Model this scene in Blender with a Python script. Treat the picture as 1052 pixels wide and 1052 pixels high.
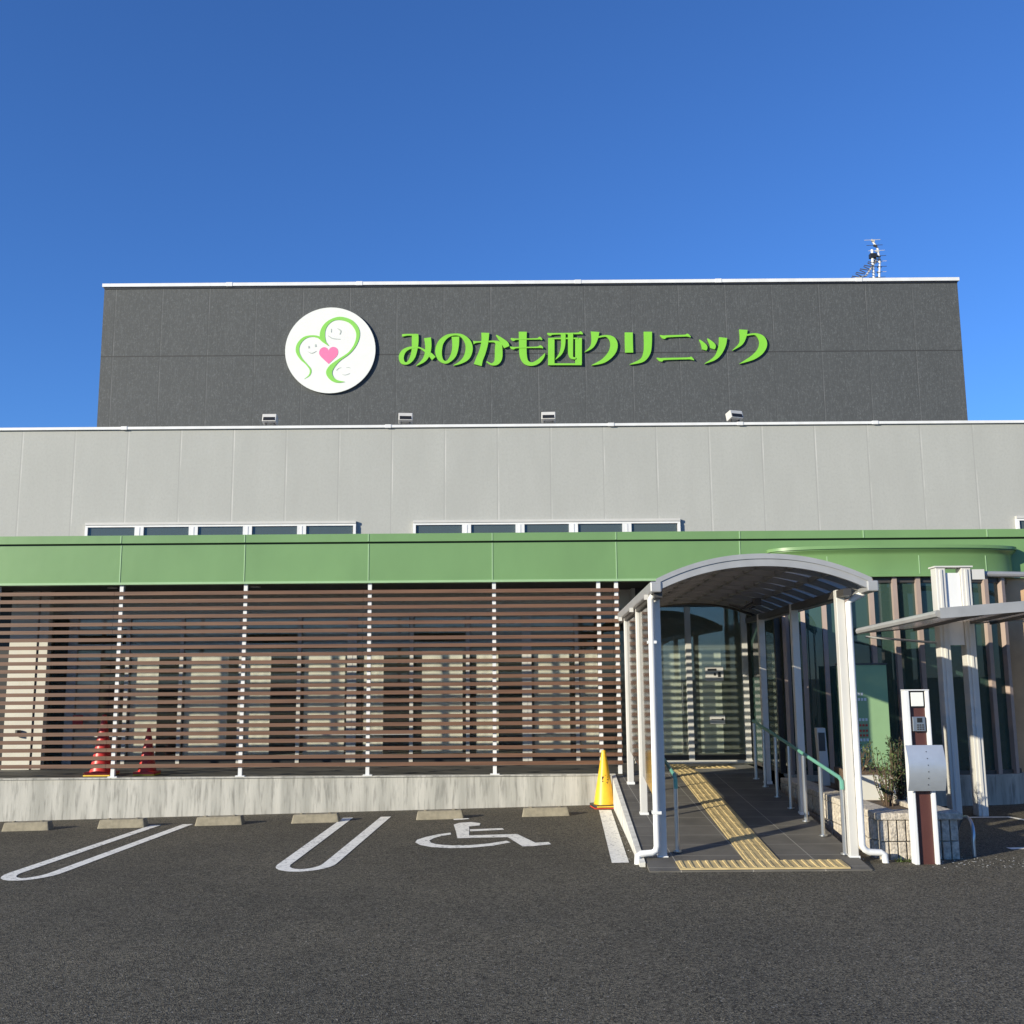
import bpy, math, random
from mathutils import Vector, Matrix
random.seed(7)
R = math.radians
for o in list(bpy.data.objects): bpy.data.objects.remove(o)
scn = bpy.context.scene
col = scn.collection

# ---------------- camera ----------------
cam = bpy.data.cameras.new('camera'); camo = bpy.data.objects.new('camera', cam); col.objects.link(camo)
cam.sensor_fit = 'HORIZONTAL'; cam.sensor_width = 36; cam.lens = 36*1080/1052; cam.clip_end = 3000; cam.clip_start = .05
P_, r_ = R(9.0), R(0.43)
fw = Vector((0, math.cos(P_), math.sin(P_))); up0 = Vector((0, -math.sin(P_), math.cos(P_))); rt0 = Vector((1, 0, 0))
rt = rt0*math.cos(r_) - up0*math.sin(r_); up = up0*math.cos(r_) + rt0*math.sin(r_)
M = Matrix((rt, up, -fw)).transposed().to_4x4(); M.translation = (0, 0, 1.6)
camo.matrix_world = M
scn.camera = camo
scn.render.resolution_x = 1024; scn.render.resolution_y = 1024

# ---------------- sky and sun ----------------
SUN_EL = R(15.5)
sh = Vector((.80, .60, 0)).normalized()               # direction the shadows run on the ground
sdir = Vector((-sh.x*math.cos(SUN_EL), -sh.y*math.cos(SUN_EL), math.sin(SUN_EL)))   # towards the sun
w = bpy.data.worlds.new('World'); scn.world = w; w.use_nodes = True
nt = w.node_tree; bg = nt.nodes['Background']
sky = nt.nodes.new('ShaderNodeTexSky'); sky.sky_type = 'NISHITA'; sky.sun_disc = False
sky.sun_elevation = SUN_EL; sky.sun_rotation = math.atan2(sdir.x, sdir.y)
sky.altitude = 0; sky.air_density = 1.0; sky.dust_density = 0.0; sky.ozone_density = 6.0
tint = nt.nodes.new('ShaderNodeMix'); tint.data_type = 'RGBA'; tint.blend_type = 'MULTIPLY'; tint.inputs['Factor'].default_value = 1
tint.inputs['B'].default_value = (.59, .74, .97, 1)      # deep clear winter blue
nt.links.new(sky.outputs[0], tint.inputs['A']); nt.links.new(tint.outputs['Result'], bg.inputs[0]); bg.inputs[1].default_value = 0.15
sl = bpy.data.lights.new('sun', 'SUN'); sl.energy = 5.0; sl.angle = R(.5); sl.color = (1, .925, .74)
so = bpy.data.objects.new('sun', sl); col.objects.link(so)
so.rotation_euler = (-sdir).to_track_quat('-Z', 'Y').to_euler(); so.location = (-20, -20, 20)
vs = scn.view_settings; vs.view_transform = 'Standard'; vs.look = 'None'; vs.gamma = 1; vs.exposure = 0.42

# ---------------- materials ----------------
def newmat(name):
    m = bpy.data.materials.new(name); m.use_nodes = True
    return m, m.node_tree, m.node_tree.nodes['Principled BSDF']
def mixc(nt, a, b, fac):
    n = nt.nodes.new('ShaderNodeMix'); n.data_type = 'RGBA'
    if isinstance(a, tuple): n.inputs['A'].default_value = (*a, 1)
    else: nt.links.new(a, n.inputs['A'])
    if isinstance(b, tuple): n.inputs['B'].default_value = (*b, 1)
    else: nt.links.new(b, n.inputs['B'])
    if isinstance(fac, float): n.inputs['Factor'].default_value = fac
    else: nt.links.new(fac, n.inputs['Factor'])
    return n.outputs['Result']
def noise(nt, scale, detail=4, stretch=(1, 1, 1), rough=.55):
    tc = nt.nodes.new('ShaderNodeTexCoord'); mp = nt.nodes.new('ShaderNodeMapping')
    mp.inputs['Scale'].default_value = stretch
    nt.links.new(tc.outputs['Object'], mp.inputs[0])
    n = nt.nodes.new('ShaderNodeTexNoise'); n.inputs['Scale'].default_value = scale; n.inputs['Detail'].default_value = detail
    n.inputs['Roughness'].default_value = rough
    nt.links.new(mp.outputs[0], n.inputs['Vector'])
    return n.outputs['Fac']
def ramp(nt, v, a, b, ca=(0, 0, 0), cb=(1, 1, 1)):
    r = nt.nodes.new('ShaderNodeValToRGB'); r.color_ramp.elements[0].position = a; r.color_ramp.elements[1].position = b
    r.color_ramp.elements[0].color = (*ca, 1); r.color_ramp.elements[1].color = (*cb, 1)
    nt.links.new(v, r.inputs[0]); return r.outputs[0]
def bump(nt, bs, h, strength, dist=.01):
    b = nt.nodes.new('ShaderNodeBump'); b.inputs['Strength'].default_value = strength; b.inputs['Distance'].default_value = dist
    nt.links.new(h, b.inputs['Height']); nt.links.new(b.outputs[0], bs.inputs['Normal'])
def math_(nt, op, a, b=None):
    n = nt.nodes.new('ShaderNodeMath'); n.operation = op
    for i, v in enumerate((a, b)):
        if v is None: continue
        if isinstance(v, (int, float)): n.inputs[i].default_value = v
        else: nt.links.new(v, n.inputs[i])
    return n.outputs[0]
def plain(name, c, rough=.5, metal=0., var=.12, scale=6., stretch=(1, 1, 1), b=0., bscale=60., bdist=.004):
    m, nt, bs = newmat(name)
    f = noise(nt, scale, 5, stretch)
    c2 = tuple(x*(1-var) for x in c); c1 = tuple(min(1, x*(1+var*.6)) for x in c)
    nt.links.new(mixc(nt, c2, c1, ramp(nt, f, .3, .7)), bs.inputs['Base Color'])
    bs.inputs['Roughness'].default_value = rough; bs.inputs['Metallic'].default_value = metal
    if b: bump(nt, bs, noise(nt, bscale, 3), b, bdist)
    return m
def xyz(nt):
    tc = nt.nodes.new('ShaderNodeTexCoord'); s = nt.nodes.new('ShaderNodeSeparateXYZ'); nt.links.new(tc.outputs['Object'], s.inputs[0]); return s.outputs
def joint(nt, v, period, off, width):     # 1 on the joint line
    a = math_(nt, 'ADD', v, off); b = math_(nt, 'MODULO', a, period); b = math_(nt, 'ABSOLUTE', b)
    return math_(nt, 'LESS_THAN', b, width)

MT = {}
def asphalt():
    m, nt, bs = newmat('asphalt')
    tc = nt.nodes.new('ShaderNodeTexCoord')
    v = nt.nodes.new('ShaderNodeTexVoronoi'); v.inputs['Scale'].default_value = 108; nt.links.new(tc.outputs['Object'], v.inputs['Vector'])
    sp = nt.nodes.new('ShaderNodeSeparateColor'); nt.links.new(v.outputs['Color'], sp.inputs[0])
    g = ramp(nt, sp.outputs[0], .0, 1., (.018, .016, .012), (.205, .182, .134))
    big = ramp(nt, noise(nt, .55, 5), .32, .7, (.80, .80, .80), (1.12, 1.1, 1.06))
    mid = ramp(nt, noise(nt, 9, 4), .3, .75, (.88, .88, .88), (1.1, 1.1, 1.1))
    mm = nt.nodes.new('ShaderNodeMix'); mm.data_type = 'RGBA'; mm.blend_type = 'MULTIPLY'; mm.inputs['Factor'].default_value = 1
    nt.links.new(g, mm.inputs['A']); nt.links.new(big, mm.inputs['B'])
    m2 = nt.nodes.new('ShaderNodeMix'); m2.data_type = 'RGBA'; m2.blend_type = 'MULTIPLY'; m2.inputs['Factor'].default_value = 1
    nt.links.new(mm.outputs['Result'], m2.inputs['A']); nt.links.new(mid, m2.inputs['B'])
    spk = math_(nt, 'GREATER_THAN', sp.outputs[1], .991)
    nt.links.new(mixc(nt, m2.outputs['Result'], (.27, .25, .21), spk), bs.inputs['Base Color'])
    bs.inputs['Roughness'].default_value = .85; bs.inputs['Specular IOR Level'].default_value = .25
    bump(nt, bs, v.outputs['Distance'], .55, .008)
    return m
MT['asphalt'] = asphalt()
def concrete(name, light, dark, streak=True):
    m, nt, bs = newmat(name)
    a = noise(nt, 1.6, 6, (3.2, 3.2, .25) if streak else (1, 1, 1), .6)
    base = mixc(nt, dark, light, ramp(nt, a, .38, .62))
    b = noise(nt, 9, 6, (2.5, 2.5, .3) if streak else (1, 1, 1))
    base = mixc(nt, base, tuple(x*.55 for x in dark), math_(nt, 'MULTIPLY', ramp(nt, b, .50, .70), .8))
    nt.links.new(base, bs.inputs['Base Color']); bs.inputs['Roughness'].default_value = .9
    bump(nt, bs, noise(nt, 40, 5), .3, .006)
    return m
MT['concrete'] = concrete('stained_concrete', (.50, .48, .425), (.34, .33, .29))
MT['kerb'] = plain('pale_kerb', (.62, .60, .54), .85, var=.25, scale=8, b=.2)
MT['slab'] = plain('slab_grey', (.17, .165, .15), .8, var=.3, scale=2, b=.2)
MT['stop'] = plain('wheel_stop_concrete', (.27, .235, .165), .9, var=.25, scale=14, b=.3)
def paint():
    m, nt, bs = newmat('road_paint')
    f = ramp(nt, noise(nt, 26, 8, rough=.7), .50, .60)
    f2 = ramp(nt, noise(nt, 5, 4), .45, .7)
    fac = math_(nt, 'MULTIPLY', f, math_(nt, 'ADD', math_(nt, 'MULTIPLY', f2, .7), .25))
    nt.links.new(mixc(nt, (.93, .89, .78), (.19, .175, .15), fac), bs.inputs['Base Color']); bs.inputs['Roughness'].default_value = .7
    bump(nt, bs, noise(nt, 90, 3), .4, .004)
    return m
MT['paint'] = paint()
def panelwall(name, c, period, off, hz, dark, speck, jc, jw, streak):
    m, nt, bs = newmat(name)
    X = xyz(nt)
    a = noise(nt, 1.2, 6, (2, 1, .6)); base = mixc(nt, tuple(x*.95 for x in c), tuple(x*1.04 for x in c), ramp(nt, a, .3, .7))
    if speck:
        s = noise(nt, 42, 7, (1, 1, .5), .85)
        base = mixc(nt, base, tuple(x*2.9 for x in c), math_(nt, 'MULTIPLY', ramp(nt, s, .52, .64), .55))
        s2 = noise(nt, 7, 6, (5, 1, .5), .75)
        base = mixc(nt, base, tuple(x*1.9 for x in c), math_(nt, 'MULTIPLY', ramp(nt, s2, .52, .70), .6))
        s3 = noise(nt, 14, 6, (.5, 1, 3), .75)
        base = mixc(nt, base, tuple(x*.72 for x in c), math_(nt, 'MULTIPLY', ramp(nt, s3, .5, .7), .5))
    else:
        s = noise(nt, 30, 7, (1, 1, .7), .8)
        base = mixc(nt, base, tuple(x*.86 for x in c), math_(nt, 'MULTIPLY', ramp(nt, s, .46, .62), .6))
        s2 = noise(nt, 3, 6, (6, 1, .35), .7)
        base = mixc(nt, base, tuple(x*.90 for x in c), math_(nt, 'MULTIPLY', ramp(nt, s2, .55, .8), .6))
    j = joint(nt, X[0], period, off, jw)
    fade = ramp(nt, noise(nt, 1.1, 3, (1, 1, 1.2)), .38, .62)
    base = mixc(nt, base, jc, math_(nt, 'MULTIPLY', math_(nt, 'MULTIPLY', j, fade), streak))
    if hz is not None:
        d = math_(nt, 'LESS_THAN', math_(nt, 'ABSOLUTE', math_(nt, 'SUBTRACT', X[2], hz)), .012)
        base = mixc(nt, base, dark, math_(nt, 'MULTIPLY', d, .8))
    j2 = joint(nt, X[0], period, off+.022, .014)
    base = mixc(nt, base, tuple(x*.72 for x in c), math_(nt, 'MULTIPLY', j2, .55))
    nt.links.new(base, bs.inputs['Base Color']); bs.inputs['Roughness'].default_value = .75
    bump(nt, bs, noise(nt, 45, 5), .35 if speck else .12, .006)
    return m
MT['light_wall'] = panelwall('light_grey_panels', (.375, .378, .352), .90, 100.13, None, None, False, (.54, .53, .50), .018, .75)
MT['dark_wall'] = panelwall('dark_grey_panels', (.064, .068, .069), .90, 100.28, 7.71, (.03, .03, .03), True, (.20, .20, .20), .012, .45)
MT['green'] = plain('green_metal', (.158, .282, .108), .38, var=.10, scale=1.1, stretch=(1, 1, .5), b=.25, bscale=1.3, bdist=.03)
MT['green_edge'] = plain('green_trim', (.30, .46, .24), .4, var=.05)
MT['green_dark'] = plain('green_gap', (.03, .055, .025), .6, var=.05)
MT['white_metal'] = plain('white_metal', (.72, .72, .71), .4, var=.08, scale=5, stretch=(1, 1, .4))
MT['alu'] = plain('aluminium', (.60, .58, .54), .38, metal=.08, var=.1, scale=4, stretch=(1, 1, .3))
MT['alu_trim'] = plain('aluminium_trim', (.36, .36, .36), .35, metal=.2, var=.1)
MT['steel'] = plain('brushed_steel', (.52, .53, .54), .3, metal=.85, var=.1, scale=30, stretch=(1, 1, .1))
MT['plate'] = plain('hammered_steel', (.48, .52, .57), .42, metal=.5, var=.12, scale=5)
MT['rib_grey'] = plain('rib_grey', (.20, .19, .175), .45, var=.1)
MT['dark_alu'] = plain('dark_bronze_aluminium', (.07, .065, .06), .45, metal=.3, var=.15)
MT['frame_grey'] = plain('window_frame_grey', (.52, .51, .48), .45, var=.06)
MT['panel_grey'] = plain('spandrel_grey', (.55, .54, .50), .45, var=.08)
MT['fin'] = plain('pink_beige_fin', (.35, .27, .23), .45, var=.06)
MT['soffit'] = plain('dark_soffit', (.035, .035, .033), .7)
MT['black'] = plain('black_plastic', (.018, .018, .018), .4)
MT['room'] = plain('interior_wall', (.34, .34, .30), .8)
MT['blind'] = plain('pale_blind_fabric', (.80, .78, .70), .85, var=.08, scale=3)
MT['curtain'] = plain('white_curtain_fabric', (.60, .60, .54), .85, var=.08, scale=3)
MT['cream'] = plain('cream_render', (.60, .58, .52), .85, var=.08, scale=3, b=.2)
MT['tan'] = plain('tan_render', (.56, .36, .20), .85, var=.12, scale=5, b=.3)
MT['green_film'] = plain('green_sign_face', (.24, .38, .20), .3, var=.05)
MT['rail_green'] = plain('green_rail_cover', (.13, .34, .26), .35, var=.08)
MT['white_face'] = plain('sign_white', (.74, .745, .70), .4, var=.02)
MT['lime'] = plain('lime_green', (.22, .57, .045), .4, var=.05)
MT['logo_green'] = plain('logo_green', (.24, .58, .09), .4, var=.03)
MT['pink'] = plain('logo_pink', (.86, .19, .36), .4, var=.03)
MT['logo_grey'] = plain('logo_grey', (.40, .43, .40), .5, var=.03)
MT['letter_side'] = plain('letter_side_green', (.05, .16, .02), .5, var=.03)
MT['cone_red'] = plain('cone_red', (.58, .035, .03), .4, var=.15)
MT['cone_yellow'] = plain('cone_yellow', (.82, .46, .02), .42, var=.12, scale=9)
MT['red'] = plain('red_edge', (.55, .06, .03), .5)
MT['yellow'] = plain('yellow_edge', (.75, .50, .05), .5)
MT['maroon'] = plain('brown_panel', (.085, .032, .026), .4, var=.1)
MT['leaf'] = plain('leaf', (.085, .12, .035), .5, var=.5, scale=14)
MT['leaf_dark'] = plain('dark_leaf', (.035, .06, .02), .5, var=.5, scale=14)
MT['bark'] = plain('bark', (.10, .065, .04), .8, var=.3, scale=20)
MT['soil'] = plain('soil', (.11, .075, .05), .95, var=.5, scale=22, b=.6, bscale=40, bdist=.03)
MT['rubber'] = plain('rubber', (.02, .02, .02), .7)
MT['stone'] = plain('split_stone', (.54, .48, .40), .92, var=.42, scale=28, b=.8, bscale=45, bdist=.015)
MT['tactile'] = plain('tactile_yellow', (.55, .42, .20), .7, var=.25, scale=7)
MT['poly'] = None
def wood():
    m, nt, bs = newmat('brown_slat')
    a = noise(nt, 5, 5, (.3, 1, 9))
    nt.links.new(mixc(nt, (.105, .050, .027), (.170, .086, .047), ramp(nt, a, .3, .7)), bs.inputs['Base Color']); bs.inputs['Roughness'].default_value = .55
    bump(nt, bs, noise(nt, 30, 3, (.1, 1, 4)), .15, .003)
    return m
MT['wood'] = wood()
def glass(name, tint, refl=.9, rough=.0, body=None, bodyf=0., f0=.05, transl=False):
    m = bpy.data.materials.new(name); m.use_nodes = True; nt = m.node_tree; nt.nodes.clear()
    out = nt.nodes.new('ShaderNodeOutputMaterial'); mx = nt.nodes.new('ShaderNodeMixShader')
    lw = nt.nodes.new('ShaderNodeLayerWeight'); lw.inputs['Blend'].default_value = .5
    pw = math_(nt, 'POWER', lw.outputs['Facing'], 4.0); fr_ = math_(nt, 'ADD', math_(nt, 'MULTIPLY', pw, .85), f0)
    tr = nt.nodes.new('ShaderNodeBsdfTransparent'); tr.inputs[0].default_value = (*tint, 1)
    gl = nt.nodes.new('ShaderNodeBsdfGlossy'); gl.inputs['Color'].default_value = (refl, refl, refl, 1); gl.inputs['Roughness'].default_value = rough
    first = tr.outputs[0]
    if body:
        df = nt.nodes.new('ShaderNodeBsdfTranslucent' if transl else 'ShaderNodeBsdfDiffuse'); df.inputs[0].default_value = (*body, 1)
        m0 = nt.nodes.new('ShaderNodeMixShader'); m0.inputs[0].default_value = bodyf
        nt.links.new(first, m0.inputs[1]); nt.links.new(df.outputs[0], m0.inputs[2]); first = m0.outputs[0]
    nt.links.new(fr_, mx.inputs[0]); nt.links.new(first, mx.inputs[1]); nt.links.new(gl.outputs[0], mx.inputs[2])
    # faint waviness of real panes
    bp = nt.nodes.new('ShaderNodeBump'); bp.inputs['Strength'].default_value = .05; bp.inputs['Distance'].default_value = .01
    nt.links.new(noise(nt, 1.4, 2), bp.inputs['Height']); nt.links.new(bp.outputs[0], gl.inputs['Normal'])
    nt.links.new(mx.outputs[0], out.inputs[0])
    return m
MT['glass'] = glass('dark_glass', (.97, .97, .95), body=(.14, .15, .13), bodyf=.07, f0=.03)
MT['door_glass'] = glass('entrance_glass', (.93, .96, .93), body=(.36, .40, .34), bodyf=.13, f0=.08)
MT['drum_glass'] = glass('green_tinted_glass', (.34, .46, .41), body=(.07, .13, .11), bodyf=.45)
MT['win_glass'] = glass('reflective_glass', (.5, .55, .55), body=(.10, .125, .12), bodyf=.6)
MT['poly'] = glass('smoke_polycarbonate', (.70, .64, .58), rough=.25, body=(.78, .72, .66), bodyf=.78, f0=.04, transl=True)
MT['smoke'] = glass('dark_smoke_panel', (.16, .14, .12), rough=.1, body=(.06, .055, .05), bodyf=.6, f0=.02)
def tiles():
    m, nt, bs = newmat('ramp_tiles')
    X = xyz(nt)
    jx = joint(nt, X[0], .60, 100.02, .008); jy = joint(nt, X[1], .40, 100., .008)
    j = math_(nt, 'MAXIMUM', jx, jy)
    base = mixc(nt, (.085, .078, .066), (.135, .124, .105), ramp(nt, noise(nt, 3, 6), .3, .7))
    nt.links.new(mixc(nt, base, (.30, .28, .24), j), bs.inputs['Base Color']); bs.inputs['Roughness'].default_value = .75
    bump(nt, bs, noise(nt, 80, 3), .2, .004)
    return m
MT['tiles'] = tiles()

# ---------------- mesh helpers ----------------
class MB:
    def __init__(s): s.v = []; s.f = []
    def add(s, vs, fs):
        n = len(s.v); s.v += [tuple(v) for v in vs]; s.f += [tuple(i+n for i in f) for f in fs]; return s
    def box(s, x0, x1, y0, y1, z0, z1):
        return s.add([(x0,y0,z0),(x1,y0,z0),(x1,y1,z0),(x0,y1,z0),(x0,y0,z1),(x1,y0,z1),(x1,y1,z1),(x0,y1,z1)],
            [(0,3,2,1),(4,5,6,7),(0,1,5,4),(1,2,6,5),(2,3,7,6),(3,0,4,7)])
    def hexa(s, b, t):   # 4 bottom + 4 top points, counter-clockwise
        return s.add(list(b)+list(t), [(0,3,2,1),(4,5,6,7),(0,1,5,4),(1,2,6,5),(2,3,7,6),(3,0,4,7)])
    def prism(s, pts, z0, z1):
        n = len(pts)
        return s.add([(x,y,z0) for x,y in pts]+[(x,y,z1) for x,y in pts],
            [tuple(range(n))[::-1], tuple(range(n,2*n))]+[(i,(i+1)%n,n+(i+1)%n,n+i) for i in range(n)])
    def prism_y(s, pts, y0, y1):   # outline in x,z
        n = len(pts)
        return s.add([(x,y0,z) for x,z in pts]+[(x,y1,z) for x,z in pts],
            [tuple(range(n)), tuple(range(n,2*n))[::-1]]+[(i,n+i,n+(i+1)%n,(i+1)%n) for i in range(n)])
    def tube(s, pts, r, n=10, caps=True):
        pts = [Vector(p) for p in pts]; rs = r if isinstance(r, (list, tuple)) else [r]*len(pts)
        vs = []; fs = []; ref = None
        for i, p in enumerate(pts):
            d = (pts[min(i+1,len(pts)-1)]-pts[max(i-1,0)]).normalized()
            if ref is None: ref = Vector((0,0,1)) if abs(d.z) < .9 else Vector((1,0,0))
            a = d.cross(ref)
            if a.length < 1e-4: a = d.cross(Vector((0,1,0)))
            a.normalize(); b = d.cross(a).normalized(); ref = a.cross(d)
            for k in range(n):
                t = 2*math.pi*k/n; vs.append(p+(a*math.cos(t)+b*math.sin(t))*rs[i])
        for i in range(len(pts)-1):
            for k in range(n): fs.append((i*n+k, i*n+(k+1)%n, (i+1)*n+(k+1)%n, (i+1)*n+k))
        if caps: fs.append(tuple(range(n))[::-1]); fs.append(tuple(range((len(pts)-1)*n, len(pts)*n)))
        return s.add(vs, fs)
    def lathe(s, prof, cx=0, cy=0, n=24):   # profile of (r,z) from the bottom up
        vs = []; fs = []
        for r, z in prof:
            for k in range(n): t = 2*math.pi*k/n; vs.append((cx+r*math.cos(t), cy+r*math.sin(t), z))
        for i in range(len(prof)-1):
            for k in range(n): fs.append((i*n+k, i*n+(k+1)%n, (i+1)*n+(k+1)%n, (i+1)*n+k))
        fs.append(tuple(range(n))[::-1]); fs.append(tuple(range((len(prof)-1)*n, len(prof)*n)))
        return s.add(vs, fs)
    def build(s, name, m, parent=None, bevel=0, smooth=False):
        me = bpy.data.meshes.new(name)
        off = Vector(parent.get('_org', (0,0,0))) if parent else Vector((0,0,0))
        me.from_pydata([tuple(Vector(v)-off) for v in s.v], [], s.f); me.update()
        me.materials.append(MT[m] if isinstance(m, str) else m)
        o = bpy.data.objects.new(name, me); col.objects.link(o)
        if parent: o.parent = parent; o['_org'] = tuple(off)
        if bevel:
            b = o.modifiers.new('bevel', 'BEVEL'); b.width = bevel; b.segments = 2; b.limit_method = 'ANGLE'; b.angle_limit = R(40)
        if smooth:
            for p in me.polygons: p.use_smooth = True
            try: me.set_sharp_from_angle(angle=R(35))
            except Exception: pass
        return o
def tag(o, label=None, cat=None, group=None, kind=None):
    if label: o['label'] = label
    if cat: o['category'] = cat
    if group: o['group'] = group
    if kind: o['kind'] = kind
    return o
def thing(name, loc, label, cat, group=None, local=False, rz=0):
    o = bpy.data.objects.new(name, None); col.objects.link(o); o.location = loc; o.rotation_euler.z = rz
    o.empty_display_size = .2
    o['_org'] = (0, 0, 0) if local else tuple(loc)       # world-coordinate parts are shifted to the thing's base
    return tag(o, label, cat, group)
def copy_tree(o, parent=None):
    c = o.copy(); col.objects.link(c)
    if parent: c.parent = parent
    for ch in [x for x in bpy.data.objects if x.parent == o]: copy_tree(ch, c)
    return c
def catmull(pts, n=6):
    P = [Vector(p) for p in pts]; out = []
    for i in range(len(P)-1):
        p0 = P[max(i-1,0)]; p1 = P[i]; p2 = P[i+1]; p3 = P[min(i+2,len(P)-1)]
        for k in range(n):
            t = k/n
            out.append(.5*((2*p1)+(p2-p0)*t+(2*p0-5*p1+4*p2-p3)*t*t+(3*p1-p0-3*p2+p3)*t**3))
    out.append(P[-1]); return out
def stroke(mb, pts, yf, yb, n=6):      # pts (x, z, width): a brush stroke as a solid with thickness
    c = catmull(pts, n); L = []; Rr = []
    for i, p in enumerate(c):
        a = c[max(i-1,0)]; b = c[min(i+1,len(c)-1)]; d = Vector((b.x-a.x, b.y-a.y)); d.normalize(); nn = Vector((-d.y, d.x))
        h = max(p.z, .002)/2; L.append((p.x+nn.x*h, p.y+nn.y*h)); Rr.append((p.x-nn.x*h, p.y-nn.y*h))
    N = len(c); vs = []; fs = []
    for i in range(N):
        y = yf-.004*i/N
        vs += [(L[i][0], y, L[i][1]), (Rr[i][0], y, Rr[i][1]), (L[i][0], yb, L[i][1]), (Rr[i][0], yb, Rr[i][1])]
    for i in range(N-1):
        a = 4*i; b = a+4
        fs += [(a, a+1, b+1, b), (a, b, b+2, a+2), (a+1, a+3, b+3, b+1), (a+2, b+2, b+3, a+3)]
    fs += [(0, 2, 3, 1), (4*N-4, 4*N-3, 4*N-1, 4*N-2)]
    mb.add(vs, fs)
def ribbon_xy(mb, pts, wdt, zf, h=.004):
    for i in range(len(pts)-1): pass
    N = len(pts); L = []; Rr = []
    for i, p in enumerate(pts):
        a = pts[max(i-1,0)]; b = pts[min(i+1,N-1)]; d = Vector((b[0]-a[0], b[1]-a[1])).normalized(); nn = Vector((-d.y, d.x))*wdt/2
        L.append((p[0]+nn.x, p[1]+nn.y)); Rr.append((p[0]-nn.x, p[1]-nn.y))
    vs = []; fs = []
    for i in range(N):
        for q in (L[i], Rr[i]): vs.append((q[0], q[1], zf(*q)+h))
    for i in range(N-1): fs.append((2*i, 2*i+1, 2*i+3, 2*i+2))
    mb.add(vs, fs)
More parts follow.
